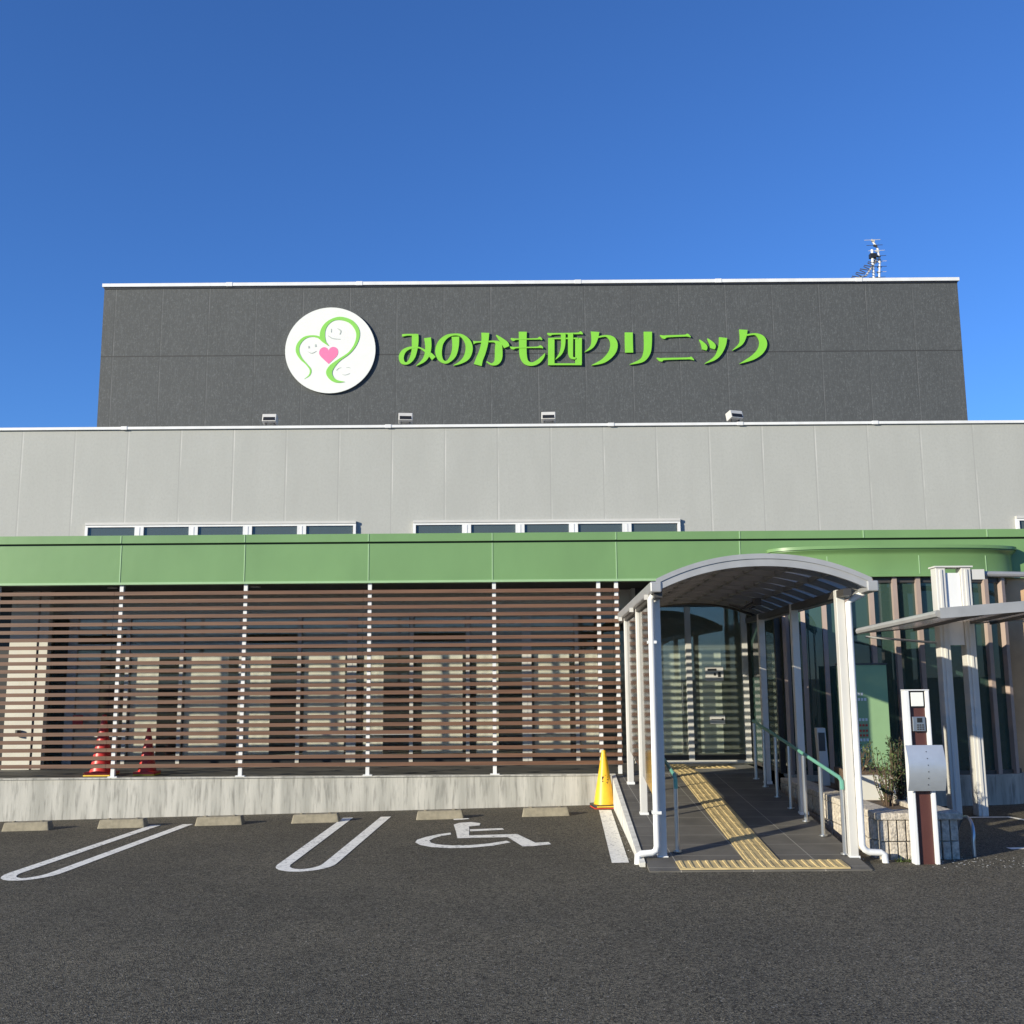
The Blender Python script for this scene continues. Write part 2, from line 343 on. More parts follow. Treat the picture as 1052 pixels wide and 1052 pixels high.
LETTERS = {
 'mi': [[(-2.07, 8.074, 0.05), (-1.962, 8.087, 0.034), (-1.791, 8.084, 0.037)], [(-1.821, 8.1, 0.123), (-1.82, 7.953, 0.128), (-1.828, 7.811, 0.11), (-1.863, 7.657, 0.096), (-1.924, 7.556, 0.068), (-1.992, 7.519, 0.046), (-2.061, 7.557, 0.082), (-2.08, 7.659, 0.096), (-2.028, 7.765, 0.078), (-1.915, 7.826, 0.046), (-1.766, 7.834, 0.027), (-1.652, 7.781, 0.036), (-1.538, 7.695, 0.077), (-1.462, 7.614, 0.091)], [(-1.585, 8.022, 0.133), (-1.568, 7.856, 0.119), (-1.59, 7.691, 0.1), (-1.658, 7.573, 0.068), (-1.794, 7.471, 0.009)]],
 'no': [[(-1.053, 8.042, 0.146), (-1.052, 7.852, 0.123), (-1.093, 7.675, 0.105), (-1.195, 7.551, 0.059), (-1.286, 7.551, 0.059), (-1.355, 7.642, 0.105), (-1.372, 7.784, 0.128), (-1.326, 7.937, 0.105), (-1.212, 8.048, 0.069), (-1.071, 8.085, 0.037), (-0.934, 8.06, 0.059), (-0.824, 7.945, 0.114), (-0.792, 7.798, 0.137), (-0.838, 7.638, 0.118), (-0.952, 7.535, 0.059), (-1.088, 7.474, 0.009)]],
 'ka': [[(-0.712, 7.925, 0.068), (-0.637, 7.934, 0.03), (-0.408, 7.942, 0.03), (-0.294, 7.936, 0.046), (-0.238, 7.881, 0.123), (-0.231, 7.751, 0.146), (-0.237, 7.609, 0.141), (-0.278, 7.525, 0.1), (-0.365, 7.492, 0.041), (-0.46, 7.545, 0.023)], [(-0.483, 8.114, 0.151), (-0.495, 7.919, 0.132), (-0.542, 7.73, 0.132), (-0.597, 7.589, 0.137), (-0.629, 7.478, 0.155)], [(-0.275, 8.065, 0.018), (-0.184, 7.976, 0.078), (-0.105, 7.888, 0.119), (-0.076, 7.826, 0.105)]],
 'mo': [[(0.231, 8.13, 0.153), (0.229, 7.864, 0.142), (0.237, 7.659, 0.137), (0.289, 7.531, 0.1), (0.396, 7.489, 0.068), (0.515, 7.535, 0.079), (0.608, 7.629, 0.053), (0.648, 7.697, 0.013)], [(0.001, 8.003, 0.013), (0.051, 7.975, 0.053), (0.124, 7.983, 0.026), (0.493, 7.985, 0.026), (0.552, 7.999, 0.053), (0.599, 7.965, 0.011)], [(-0.014, 7.833, 0.013), (0.044, 7.805, 0.053), (0.123, 7.816, 0.026), (0.492, 7.818, 0.026), (0.565, 7.829, 0.053), (0.615, 7.801, 0.011)]],
 'nishi': [[(0.695, 8.096, 0.011), (0.753, 8.074, 0.058), (0.824, 8.084, 0.032), (1.273, 8.089, 0.032), (1.328, 8.102, 0.058), (1.375, 8.074, 0.013)], [(0.773, 8.002, 0.121), (0.769, 7.723, 0.121), (0.766, 7.462, 0.121)], [(1.292, 7.998, 0.127), (1.287, 7.719, 0.126), (1.283, 7.458, 0.126)], [(0.783, 7.991, 0.026), (1.047, 7.989, 0.026), (1.284, 7.987, 0.026)], [(0.714, 7.481, 0.034), (1.039, 7.479, 0.034), (1.341, 7.476, 0.034)], [(1.001, 8.088, 0.09), (0.995, 7.858, 0.079), (0.95, 7.7, 0.058), (0.851, 7.575, 0.011)], [(1.141, 8.087, 0.1), (1.137, 7.857, 0.095), (1.137, 7.688, 0.089), (1.162, 7.606, 0.053), (1.23, 7.589, 0.032)]],
 'ku': [[(1.611, 8.119, 0.164), (1.595, 7.963, 0.116), (1.539, 7.821, 0.063), (1.406, 7.718, 0.008)], [(1.667, 8.012, 0.032), (1.825, 8.032, 0.04), (1.937, 7.96, 0.116), (1.963, 7.829, 0.142), (1.905, 7.682, 0.126), (1.754, 7.541, 0.084), (1.532, 7.456, 0.008)]],
 'ri': [[(2.252, 8.1, 0.153), (2.249, 7.903, 0.153), (2.25, 7.701, 0.153)], [(2.616, 8.111, 0.158), (2.609, 7.846, 0.147), (2.58, 7.682, 0.131), (2.485, 7.546, 0.079), (2.257, 7.467, 0.01)]],
 'ni': [[(2.846, 8.041, 0.011), (2.918, 8.002, 0.069), (2.99, 8.018, 0.042), (3.32, 8.029, 0.037), (3.368, 8.037, 0.058), (3.43, 7.998, 0.011)], [(2.769, 7.593, 0.011), (2.852, 7.554, 0.068), (2.924, 7.57, 0.042), (3.357, 7.578, 0.037), (3.41, 7.585, 0.058), (3.477, 7.544, 0.011)]],
 'tsu': [[(3.591, 7.947, 0.011), (3.642, 7.884, 0.058), (3.686, 7.804, 0.105), (3.676, 7.744, 0.089)], [(3.747, 7.968, 0.011), (3.795, 7.907, 0.058), (3.845, 7.825, 0.105), (3.832, 7.765, 0.089)], [(4.046, 7.982, 0.153), (4.024, 7.835, 0.132), (3.96, 7.682, 0.1), (3.862, 7.568, 0.063), (3.679, 7.472, 0.008)]],
 'ku2': [[(4.44, 8.138, 0.158), (4.426, 7.996, 0.121), (4.375, 7.859, 0.068), (4.215, 7.729, 0.008)], [(4.501, 8.031, 0.032), (4.66, 8.046, 0.04), (4.773, 7.971, 0.116), (4.804, 7.85, 0.147), (4.745, 7.714, 0.131), (4.593, 7.584, 0.089), (4.341, 7.467, 0.008)]],
}
LOGO = {
 'left': [(-3.91, 7.224, 0.004), (-3.815, 7.301, 0.025), (-3.798, 7.406, 0.033), (-3.882, 7.52, 0.027), (-3.985, 7.631, 0.046), (-4.052, 7.772, 0.066), (-4.032, 7.912, 0.062), (-3.932, 8.028, 0.05), (-3.798, 8.067, 0.033), (-3.662, 8.046, 0.043), (-3.563, 7.969, 0.054), (-3.461, 7.871, 0.006)],
 'right': [(-3.54, 7.948, 0.058), (-3.585, 8.059, 0.101), (-3.572, 8.19, 0.089), (-3.512, 8.301, 0.07), (-3.397, 8.387, 0.054), (-3.243, 8.414, 0.066), (-3.057, 8.352, 0.074), (-2.939, 8.215, 0.078), (-2.907, 8.064, 0.066), (-2.959, 7.884, 0.05), (-3.076, 7.724, 0.039), (-3.266, 7.585, 0.05), (-3.395, 7.457, 0.096), (-3.443, 7.347, 0.116), (-3.394, 7.238, 0.085), (-3.297, 7.175, 0.054), (-3.147, 7.162, 0.006)],
 'heart': [(-3.458, 7.517, 0.0), (-3.595, 7.648, 0.0), (-3.64, 7.728, 0.0), (-3.618, 7.812, 0.0), (-3.551, 7.848, 0.0), (-3.493, 7.827, 0.0), (-3.463, 7.777, 0.0), (-3.435, 7.827, 0.0), (-3.377, 7.853, 0.0), (-3.309, 7.826, 0.0), (-3.281, 7.746, 0.0), (-3.316, 7.656, 0.0)],
 'sm1': [(-3.849, 7.76, 0.006), (-3.781, 7.729, 0.017), (-3.695, 7.769, 0.006)],
 'e1': [(-3.84, 7.874, 0.031), (-3.835, 7.83, 0.031)],
 'e2': [(-3.713, 7.905, 0.031), (-3.708, 7.857, 0.031)],
 'sm2': [(-3.473, 8.073, 0.012), (-3.39, 8.018, 0.017), (-3.245, 8.002, 0.008)],
 'e3': [(-3.417, 8.209, 0.019), (-3.42, 8.139, 0.015)],
 'e4': [(-3.301, 8.218, 0.01), (-3.238, 8.167, 0.023), (-3.256, 8.097, 0.015)],
 'sm3': [(-3.194, 7.31, 0.006), (-3.136, 7.297, 0.012), (-3.05, 7.328, 0.006)],
 'e5': [(-3.305, 7.386, 0.019), (-3.263, 7.43, 0.012), (-3.215, 7.441, 0.006)],
 'e6': [(-3.119, 7.441, 0.008), (-3.071, 7.444, 0.01), (-3.042, 7.432, 0.006)],
}
# ---------------- ground ----------------
def gz(x, y=0):                    # the car park falls gently to the left
    return .02*(max(x, -12)-1) if x < 1 else 0.
mb = MB(); xs = [-600, -12, 1, 600]; ys = [-600, 600]
for x in xs:
    for y in ys: mb.v.append((x, y, gz(x)))
for i in range(3): mb.f.append((2*i, 2*i+2, 2*i+3, 2*i+1))
tag(mb.build('ground', 'asphalt'), kind='structure')

# terrace slab, its concrete front face, and the ramp up to it
mb = MB(); mb.box(-12, 1.30, 13.905, 15.72, -.4, .378); mb.box(1.30, 3.30, 13.905, 15.72, -.4, .378)
tag(mb.build('terrace_floor', 'slab'), kind='structure')
mb = MB(); mb.box(-12, 1.30, 13.82, 13.90, -.45, .365); mb.box(-12, 1.30, 13.80, 13.92, .367, .384)
tag(mb.build('retaining_wall', 'concrete'), 'long low stained concrete wall under the brown slat screen', 'wall')
rz0, rz1 = .022, .374
mb = MB()
mb.hexa([(1.12,9.09,-.3),(2.97,9.09,-.3),(3.18,13.90,-.3),(1.30,13.90,-.3)], [(1.12,9.09,.012),(2.97,9.09,.012),(3.18,13.90,rz1),(1.30,13.90,rz1)])
def rampz(y): return .012+(rz1-.012)*(y-9.0)/4.9
tag(mb.build('ramp', 'tiles'), kind='structure')
mb = MB()
mb.hexa([(1.07,9.35,-.3),(1.118,9.35,-.3),(1.297,13.79,-.3),(1.245,13.79,-.3)], [(1.07,9.35,.035),(1.118,9.35,.04),(1.297,13.79,rz1+.006),(1.245,13.79,rz1)])
tag(mb.build('concrete_kerb', 'kerb'), 'sloping pale concrete kerb along the left side of the ramp', 'kerb')

# tactile paving
mb = MB()
def tact(x0, x1, y0, y1, along):
    z = lambda y: rampz(y) if y < 13.9 else .378
    mb.hexa([(x0[0],y0,z(y0)-.01),(x1[0],y0,z(y0)-.01),(x1[1],y1,z(y1)-.01),(x0[1],y1,z(y1)-.01)],
            [(x0[0],y0,z(y0)+.005),(x1[0],y0,z(y0)+.005),(x1[1],y1,z(y1)+.005),(x0[1],y1,z(y1)+.005)])
    if along:
        n = max(1, round((y1-y0)/.3)); L = (y1-y0)/n
        for k in range(n):
            for j in range(4):
                f = (j+.5)/4; a = y0+k*L+.015; b = y0+(k+1)*L-.015
                def xx(y): t = (y-y0)/(y1-y0); l = x0[0]+(x0[1]-x0[0])*t; r = x1[0]+(x1[1]-x1[0])*t; return l+(r-l)*f
                mb.hexa([(xx(a)-.012,a,z(a)+.004),(xx(a)+.012,a,z(a)+.004),(xx(b)+.012,b,z(b)+.004),(xx(b)-.012,b,z(b)+.004)],
                        [(xx(a)-.010,a,z(a)+.010),(xx(a)+.010,a,z(a)+.010),(xx(b)+.010,b,z(b)+.010),(xx(b)-.010,b,z(b)+.010)])
    else:
        n = round((x1[0]-x0[0])/.075)
        for k in range(n):
            x = x0[0]+(k+.5)*(x1[0]-x0[0])/n
            mb.hexa([(x-.013,y0+.02,z(y0)+.004),(x+.013,y0+.02,z(y0)+.004),(x+.013,y1-.02,z(y1)+.004),(x-.013,y1-.02,z(y1)+.004)],
                    [(x-.010,y0+.02,z(y0)+.012),(x+.010,y0+.02,z(y0)+.012),(x+.010,y1-.02,z(y1)+.012),(x-.010,y1-.02,z(y1)+.012)])
tact((1.38,1.38),(2.80,2.80),9.12,9.38,False)
tact((1.98,2.11),(2.27,2.39),9.385,13.89,True)
tact((2.11,2.13),(2.39,2.42),13.905,15.30,True)
tact((2.44,2.44),(3.0,3.0),14.6,14.9,False)
tag(mb.build('tactile_paving', 'tactile'), 'yellow ribbed tactile strip running up the ramp to the door', 'tactile paving')

# ---------------- clinic building ----------------
B = thing('clinic_building', (0, 17, 0), 'grey two block clinic with green roof fascia, glass front and round glass bay', 'building')
# dark upper block
mb = MB(); mb.box(-7.81, 8.60, 19.3, 30, 5.5, 9.09)
up_w = mb.build('upper_wall', 'dark_wall', B)
mb = MB(); mb.box(-7.84, 8.63, 19.26, 19.42, 9.09, 9.155); mb.box(-7.84, -7.70, 19.42, 30.02, 9.09, 9.155); mb.box(8.49, 8.63, 19.42, 30.02, 9.09, 9.155)
for x in (-5.4, -2.9, 1.3, 4.0, 6.7): mb.box(x-.06, x+.06, 19.253, 19.43, 9.084, 9.161)
mb.build('coping', 'white_metal', up_w)
mb = MB(); mb.box(-7.81, 8.60, 19.285, 19.3, 9.055, 9.09)
mb.build('coping_shade_strip', 'black', up_w)  # black strip standing in for the shade under the coping
# light block
mb = MB()
mb.box(-14, 14, 17.5, 17.8, 2.95, 5.84); mb.box(-14, 14, 17.8, 31, 5.4, 5.6)
mb.box(-14, -13.7, 17.8, 31, 0, 5.84); mb.box(13.7, 14, 17.8, 31, 0, 5.84)
low_w = mb.build('middle_wall', 'light_wall', B)
mb = MB(); mb.box(-14.03, 14.03, 17.46, 17.83, 5.84, 5.885)
for x in (-9.5, -6.6, -2.1, 1.7, 3.9, 6.2, 9.5): mb.box(x-.05, x+.05, 17.452, 17.84, 5.834, 5.892)
mb.build('coping', 'white_metal', low_w)
# strip windows just above the green roof
def strip_window(x0, x1, n, top=4.22, z0=3.45):
    mb = MB()
    mb.box(x0, x1, 17.43, 17.499, top-.03, top+.012)
    wv = mb.build('window', 'frame_grey', B)
    f = MB(); y0 = 17.445
    f.box(x0, x1, y0, 17.498, top-.065, top-.032)
    wd = (x1-x0)/n
    for k in range(n+1):
        x = x0+k*wd; h = .045 if k in (0, n) else .075
        f.box(max(x0, x-h), min(x1, x+h), y0-.006, 17.497, z0, top-.067)
        if 0 < k < n: f.box(x-.012, x+.012, y0-.012, 17.49, z0, top-.069)
    f.build('frame', 'white_metal', wv)
    for k in range(n):
        g = MB(); xa = x0+k*wd+.06; xb = x0+(k+1)*wd-.06
        g.box(xa, xb, 17.475, 17.492, z0, top-.067); g.build('pane', 'win_glass', wv)
strip_window(-7.16, -2.62, 5); strip_window(-1.66, 2.82, 5); strip_window(8.46, 12.9, 5)
# low roof with green fascia
mb = MB(); mb.box(-14, 14, 13.95, 17.499, 3.36, 3.44)
roof = mb.build('roof', 'soffit', B)
mb = MB(); mb.box(-14, 14, 13.80, 13.94, 2.885, 3.375)
fas = mb.build('fascia', 'green', B)
mb = MB(); mb.box(-14, 14, 13.775, 13.95, 3.40, 3.505); mb.build('fascia_cap', 'green', fas)
mb = MB(); mb.box(-14, 14, 13.82, 13.94, 3.375, 3.40); mb.build('shadow_gap', 'green_dark', fas)  # recessed gap below the cap, its shade put into the dark green
mb = MB(); mb.box(-14, 14, 13.785, 13.93, 2.855, 2.884)
mb.build('drip_edge', 'green_edge', fas)
for k in range(-6, 12):
    mb = MB()
    x = -5.17+1.635*k
    if not (3.5 < x < 6.6): mb.box(x-.007, x+.007, 13.794, 13.80, 2.886, 3.374)
    mb.box(x-.007, x+.007, 13.769, 13.775, 3.403, 3.50)
    mb.build('joint_strip', 'green_edge', fas)
mb = MB(); mb.box(-14, 3.3, 13.94, 15.72, 2.90, 2.95)
sof = mb.build('soffit', 'soffit', B)
for x in (-6.9, -5.6, -3.6, -1.9, -.3, 1.3):
    mb = MB(); mb.lathe([(.07, 2.89), (.07, 2.898)], x, 14.25 if int(x*10) % 2 else 14.7, 16); mb.build('downlight', 'alu', sof)
# glazed wall behind the slat screen
Y = 15.70
mb = MB()
mb.box(-14, 1.75, Y, Y+.12, 2.52, 2.95)
hd = mb.build('spandrel_panel', 'panel_grey', B)
mb = MB(); mb.box(-6.6, 1.75, Y-.02, Y+.10, .378, .47); mb.build('bottom_rail', 'black', B)
mull = [-6.52, -5.70, -4.90, -4.02, -3.16, -2.38, -1.50, -.67, .20, .94]
for i, x in enumerate(mull):
    wd = .14 if i in (0, 5, 8) else .055
    mb = MB(); mb.box(x-wd/2, x+wd/2, Y-.03, Y+.02, .38, 2.52)
    if wd > .1: mb.box(x-.006, x+.006, Y-.034, Y-.02, .40, 2.50)
    c = mb.build('mullion', 'frame_grey', B)
for i in range(len(mull)-1):
    x0, x1 = mull[i]+.04, mull[i+1]-.04
    mb = MB(); mb.box(x0, x1, Y, Y+.012, .47, 2.52); g = mb.build('glass_pane', 'glass', B)
    mb = MB(); mb.box(x0, x1, Y+.014, Y+.04, 2.14 if i % 3 else 2.30, 2.52); mb.build('upper_panel', 'panel_grey', g)
    mb = MB(); mb.box(x0-.01, x1+.01, Y-.025, Y+.035, 2.08, 2.14)
    mb.build('transom', 'frame_grey', g)
    if i in (0, 4, 8, 5):
        mb = MB(); mb.box(x0-.01, x1+.01, Y-.028, Y+.03, .80, .85); mb.build('transom', 'frame_grey', g)
mb = MB(); mb.box(.98, 1.75, Y, Y+.012, .47, 2.52); mb.build('glass_pane', 'glass', B)
# room inside
mb = MB(); mb.box(-13.7, 13.6, 20.0, 20.2, 0, 3.3); mb.box(-13.7, 13.6, 15.9, 20, .30, .37); mb.box(-13.7, 13.6, 15.85, 20, 3.0, 3.05)
mb.box(-7.5, -7.35, 15.9, 20, .37, 3.0)
mb.build('room_shell', 'room', B)
# oblique cream door panel at the left end and the solid wall beyond
mb = MB(); mb.box(-7.24, -6.85, 15.22, 15.35, .38, 2.90)
mb.box(-6.83, -6.70, 15.24, 15.36, .38, 2.90)
dp = mb.build('cream_door', 'cream', B)
mb = MB(); mb.lathe([(.035, .84), (.035, .93)], -7.02, 15.18, 12); mb.build('door_handle', 'black', dp)
mb = MB(); mb.box(-6.80, -6.58, 15.66, 15.69, .40, 2.50); mb.build('glass_pane', 'win_glass', B)
mb = MB(); mb.box(-14, -7.30, 15.5, 15.7, .38, 2.9); mb.build('end_wall', 'black', B)
# sliding entrance door
Y = 15.5
mb = MB()
mb.box(1.80, 3.44, Y-.03, Y+.05, 2.62, 2.90)
dr = mb.build('entrance_door', 'dark_alu', B)
mb = MB(); mb.box(1.80, 3.44, Y-.04, Y+.06, .378, .42); mb.build('threshold', 'frame_grey', dr)
for x0, x1 in ((1.80, 1.86), (2.52, 2.60), (3.34, 3.42)):
    mb = MB(); mb.box(x0, x1, Y-.04, Y+.04, .42, 2.62); mb.build('door_frame', 'frame_grey', dr)
for x0, x1 in ((1.86, 2.52), (2.60, 3.34)):
    mb = MB(); mb.box(x0, x1, Y, Y+.012, .50, 2.62); mb.build('door_glass', 'door_glass', dr)
    mb = MB(); mb.box(x0, x1, Y-.01, Y+.03, .42, .50); mb.build('kick_rail', 'black', dr)
mb = MB(); mb.box(1.75, 1.80, 15.45, 15.74, .378, 2.9); mb.build('wall_return', 'panel_grey', B)
# round glass bay
CX, CY = 5.0, 15.60
def bay(o, s):             # plan of the bay: a shallow bulge with rounded ends; o = outward offset, s = -1..1 along it
    a = R(90)*s; hw, p = 1.46+o, .34+o
    return (CX+math.copysign(hw*abs(math.sin(a))**.80, a), 13.845-p*max(0, math.cos(a))**.80)
def arc(r, a0, a1, n):
    return [bay(r-2.33, a0/90+(a1-a0)/90*i/n) for i in range(n+1)]
def ring(mb, prof, a0, a1, n=96):
    k = len(prof); vs = []; fs = []
    for i in range(n+1):
        s = a0/90+(a1-a0)/90*i/n
        for r, z in prof: x, y = bay(r-2.33, s); vs.append((x, y, z))
    for i in range(n):
        for j in range(k): fs.append((i*k+j, (i+1)*k+j, (i+1)*k+(j+1) % k, i*k+(j+1) % k))
    fs += [tuple(range(k)), tuple(range(n*k, n*k+k))[::-1]]
    mb.add(vs, fs)
mb = MB(); ring(mb, [(2.25,2.85),(2.455,2.85),(2.455,2.875),(2.44,2.88),(2.44,3.13),(2.455,3.16),(2.49,3.185),(2.50,3.195),(2.25,3.195)], -90, 90)
bf = mb.build('bay_fascia', 'green', B, smooth=True)
mb = MB(); ring(mb, [(2.30,3.197),(2.485,3.197),(2.485,3.208),(2.51,3.21),(2.51,3.25),(2.30,3.26)], -90, 90); mb.build('bay_fascia_cap', 'green', bf, smooth=True)
for a in (-.36, .05, .44):
    mb = MB()
    p = Vector((*bay(.112, a), 0)); mb.box(p.x-.006, p.x+.006, p.y-.002, p.y+.02, 2.885, 3.12); mb.build('joint_strip', 'green_edge', bf)
mb = MB(); mb.prism(arc(2.24, -80, 80, 40), 3.20, 3.24); mb.build('bay_roof', 'green_dark', bf)
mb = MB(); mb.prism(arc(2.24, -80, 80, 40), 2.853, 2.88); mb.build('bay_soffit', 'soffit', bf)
mb = MB(); ring(mb, [(2.10,-.3),(2.40,-.3),(2.40,.33),(2.41,.345),(2.41,.37),(2.10,.37)], -90, 90); mb.build('bay_base', 'concrete', B, smooth=True)
mb = MB(); ring(mb, [(2.315,.37),(2.33,.37),(2.33,2.848),(2.315,2.848)], -90, 90); mb.build('bay_glass', 'drum_glass', B, smooth=True)
mb = MB(); ring(mb, [(2.28,.372),(2.36,.372),(2.36,.42),(2.28,.42)], -90, 90); mb.build('bay_rail', 'dark_alu', B, smooth=True)
mb = MB(); ring(mb, [(2.28,2.78),(2.36,2.78),(2.36,2.847),(2.28,2.847)], -90, 90)
mb.build('bay_rail', 'dark_alu', B, smooth=True)
for X0 in (3.57, 3.75, 4.0, 4.29, 4.59, 4.89, 5.19, 5.49, 5.79, 6.08, 6.32):
    u = (X0-CX)/1.46; s_ = math.copysign(math.asin(min(1, abs(u))**(1/.80))/R(90), u)
    p0 = Vector((*bay(0, s_-.004), 0)); p1 = Vector((*bay(0, s_+.004), 0)); t = (p1-p0).normalized(); d = Vector((t.y, -t.x, 0)); c = (p0+p1)/2-d*2.33
    q = [c+d*2.332-t*.028, c+d*2.332+t*.028, c+d*2.40+t*.028, c+d*2.40-t*.028]
    q = [q[3], q[2], q[1], q[0]]
    mb = MB(); mb.hexa([(v.x, v.y, .373) for v in q], [(v.x, v.y, 2.846) for v in q])
    mb.build('bay_fin', 'fin', B)
mb = MB(); mb.box(3.60, 4.20, 13.95, 13.96, .42, 2.7); mb.build('bay_curtain', 'curtain', B)
mb = MB(); mb.box(3.46, 3.475, 13.90, 15.44, .42, 2.9); mb.build('side_glass', 'drum_glass', B)
mb = MB(); mb.box(3.43, 3.5, 13.86, 15.45, .37, .42); mb.box(3.43, 3.5, 14.6, 14.66, .421, 2.88); mb.box(3.43, 3.5, 13.86, 13.93, .421, 2.83); mb.build('side_glass_frame', 'dark_alu', B)
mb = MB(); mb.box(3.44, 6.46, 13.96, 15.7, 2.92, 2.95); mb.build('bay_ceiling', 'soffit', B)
# tan wall right of the bay
mb = MB(); mb.box(6.475, 14, 13.84, 14.1, -.3, 2.85); mb.build('tan_wall', 'tan', B)

# blinds inside
ords = ['first','second','third','fourth','fifth','sixth','seventh','eighth','ninth','tenth','eleventh','twelfth','thirteenth','fourteenth']
bl = [(-6.42,-6.15),(-5.62,-5.28),(-4.82,-4.25),(-3.92,-3.62),(-3.06,-2.52),(-2.18,-1.95),(-1.32,-.78),(-.52,-.25),(.34,.80),(1.02,1.22),(1.90,2.45),(2.78,3.05)]
for i, (x0, x1) in enumerate(bl):
    last = i > 9
    t = MB(); n = 14; x0 -= .03; x1 += .03
    pts = [(x0+(x1-x0)*k/n, 15.745+.002*math.sin(k*1.1)) for k in range(n+1)]
    pts += [(x, y+.006) for x, y in reversed(pts)]
    if not last: pass
    t.prism(pts, .50 if i % 3 else .53, 2.02)
    o = t.build('roller_blind', 'blind')
    lab = 'pale blind inside the entrance door glass, in its %s leaf' % ('left' if i == 10 else 'right') if last else 'pale green blind behind the slat screen, %s from the left' % ords[i]
    tag(o, lab, 'blind', 'pale blinds behind the glass front')

# ---------------- slat screen ----------------
S = thing('slat_screen', (-2.9, 13.85, .378), 'long screen of brown horizontal slats on white posts above the concrete wall', 'screen')
mb = MB()
for k in range(23):
    z = .505+k*.1005
    xa = -8.5
    while xa < 1.39:
        xb = min(xa+3.27, 1.40); mb.box(xa, xb-.003, 13.80, 13.828, z, z+.047); xa += 3.27
mb.build('slats', 'wood', S)
for x in [-8.42, -6.785, -5.15, -3.515, -1.88, -.245, 1.13, 1.365]:
    mb = MB(); mb.box(x-.024, x+.024, 13.832, 13.89, .384, 2.90)
    if x < 1: mb.box(x-.06, x+.06, 13.83, 13.90, .384, .396)
    mb.build('post', 'white_metal', S)

# ---------------- lettering and round sign ----------------
T = thing('sign_lettering', (1.38, 19.3, 7.5), 'row of ten lime green raised Japanese characters on the dark upper wall', 'sign')
for k, strokes in LETTERS.items():
    mb = MB()
    for i, st in enumerate(strokes): stroke(mb, st, 19.262-.003*i, 19.29, 7)
    mb.build('letter', 'lime', T)
    mb = MB()
    for st in strokes[:2]:
        p = st[len(st)//2]; mb.box(p[0]-.015, p[0]+.015, 19.29, 19.3, p[1]-.015, p[1]+.015)
    mb.build('stand_off', 'letter_side', [c for c in bpy.data.objects if c.parent == T][-1])
D = thing('round_sign', (-3.43, 19.3, 7.79), 'round white sign with green double heart line and pink heart', 'sign')
mb = MB(); n = 72; pts = [(-3.43+.858*math.cos(2*math.pi*k/n), 7.79+.845*math.sin(2*math.pi*k/n)) for k in range(n)]
mb.prism_y(pts, 19.245, 19.272); disc = mb.build('disc', 'white_face', D)
mb = MB(); mb.prism_y([(-3.43+.5*math.cos(2*math.pi*k/24), 7.79+.5*math.sin(2*math.pi*k/24)) for k in range(24)], 19.273, 19.3); mb.build('backing', 'black', D)
mb = MB(); stroke(mb, LOGO['left'], 19.241, 19.2445); stroke(mb, LOGO['right'], 19.239, 19.2445); mb.build('heart_line', 'logo_green', D)
hp = [Vector((p[0], p[1])) for p in LOGO['heart']]
mb = MB(); hc = []
N = len(hp)
for i in range(N):
    sharp = i in (0, 6)
    hc.append(hp[i])
    if not (i in (0, 11)):
        p0 = hp[i-1] if i not in (6,) else hp[i]; p1 = hp[i]; p2 = hp[(i+1) % N]; p3 = hp[(i+2) % N] if i != 5 else p2
        for t in (.25, .5, .75): hc.append(.5*((2*p1)+(p2-p0)*t+(2*p0-5*p1+4*p2-p3)*t*t+(3*p1-p0-3*p2+p3)*t**3))
mb.prism_y([(v.x, v.y) for v in hc], 19.240, 19.2445); mb.build('pink_heart', 'pink', D)
for nm, ks in (('face_drawing', ('sm1','e1','e2')), ('face_drawing', ('sm2','e3','e4')), ('face_drawing', ('sm3','e5','e6'))):
    mb = MB()
    for k in ks: stroke(mb, LOGO[k], 19.243, 19.2445)
    mb.build(nm, 'logo_grey', D)

# ---------------- floodlights ----------------
fl_lab = ['small floodlight on the parapet below the left edge of the round sign', 'small floodlight on the parapet below the first lime green character',
          'small floodlight on the parapet below the middle of the lime green lettering', 'small dark faced floodlight on the parapet near the right end of the lettering']
fl0 = thing('floodlight', (-4.15, 17.62, 5.885), fl_lab[0], 'floodlight', 'floodlights on the parapet', local=True)
h = MB(); h.hexa([(-.12,-.10,.10),(.12,-.10,.10),(.12,.06,.06),(-.12,.06,.06)], [(-.12,-.06,.235),(.12,-.06,.235),(.12,.10,.20),(-.12,.10,.20)])
hh = h.build('lamp_head', 'alu', fl0, bevel=.008)
h = MB(); h.hexa([(-.10,-.104,.115),(.10,-.104,.115),(.10,-.09,.115),(-.10,-.09,.115)], [(-.10,-.078,.175),(.10,-.078,.175),(.10,-.06,.175),(-.10,-.06,.175)]); h.build('lens', 'black', hh)
h = MB(); h.box(-.085,-.065,-.03,.03,.01,.13); h.box(.065,.085,-.03,.03,.01,.13); h.box(-.085,.085,-.03,.03,0,.014); h.build('bracket', 'dark_alu', fl0)
h = MB(); h.tube([(0,.0,.0),(0,.06,.02),(.0,.2,-.2)], .008, 6); h.build('cable', 'black', fl0)
for x, l, rz in ((-1.82, fl_lab[1], .1), (.64, fl_lab[2], -.05), (3.84, fl_lab[3], .35)):
    c = copy_tree(fl0); c.location.x = x; c.rotation_euler.z = rz; c['label'] = l

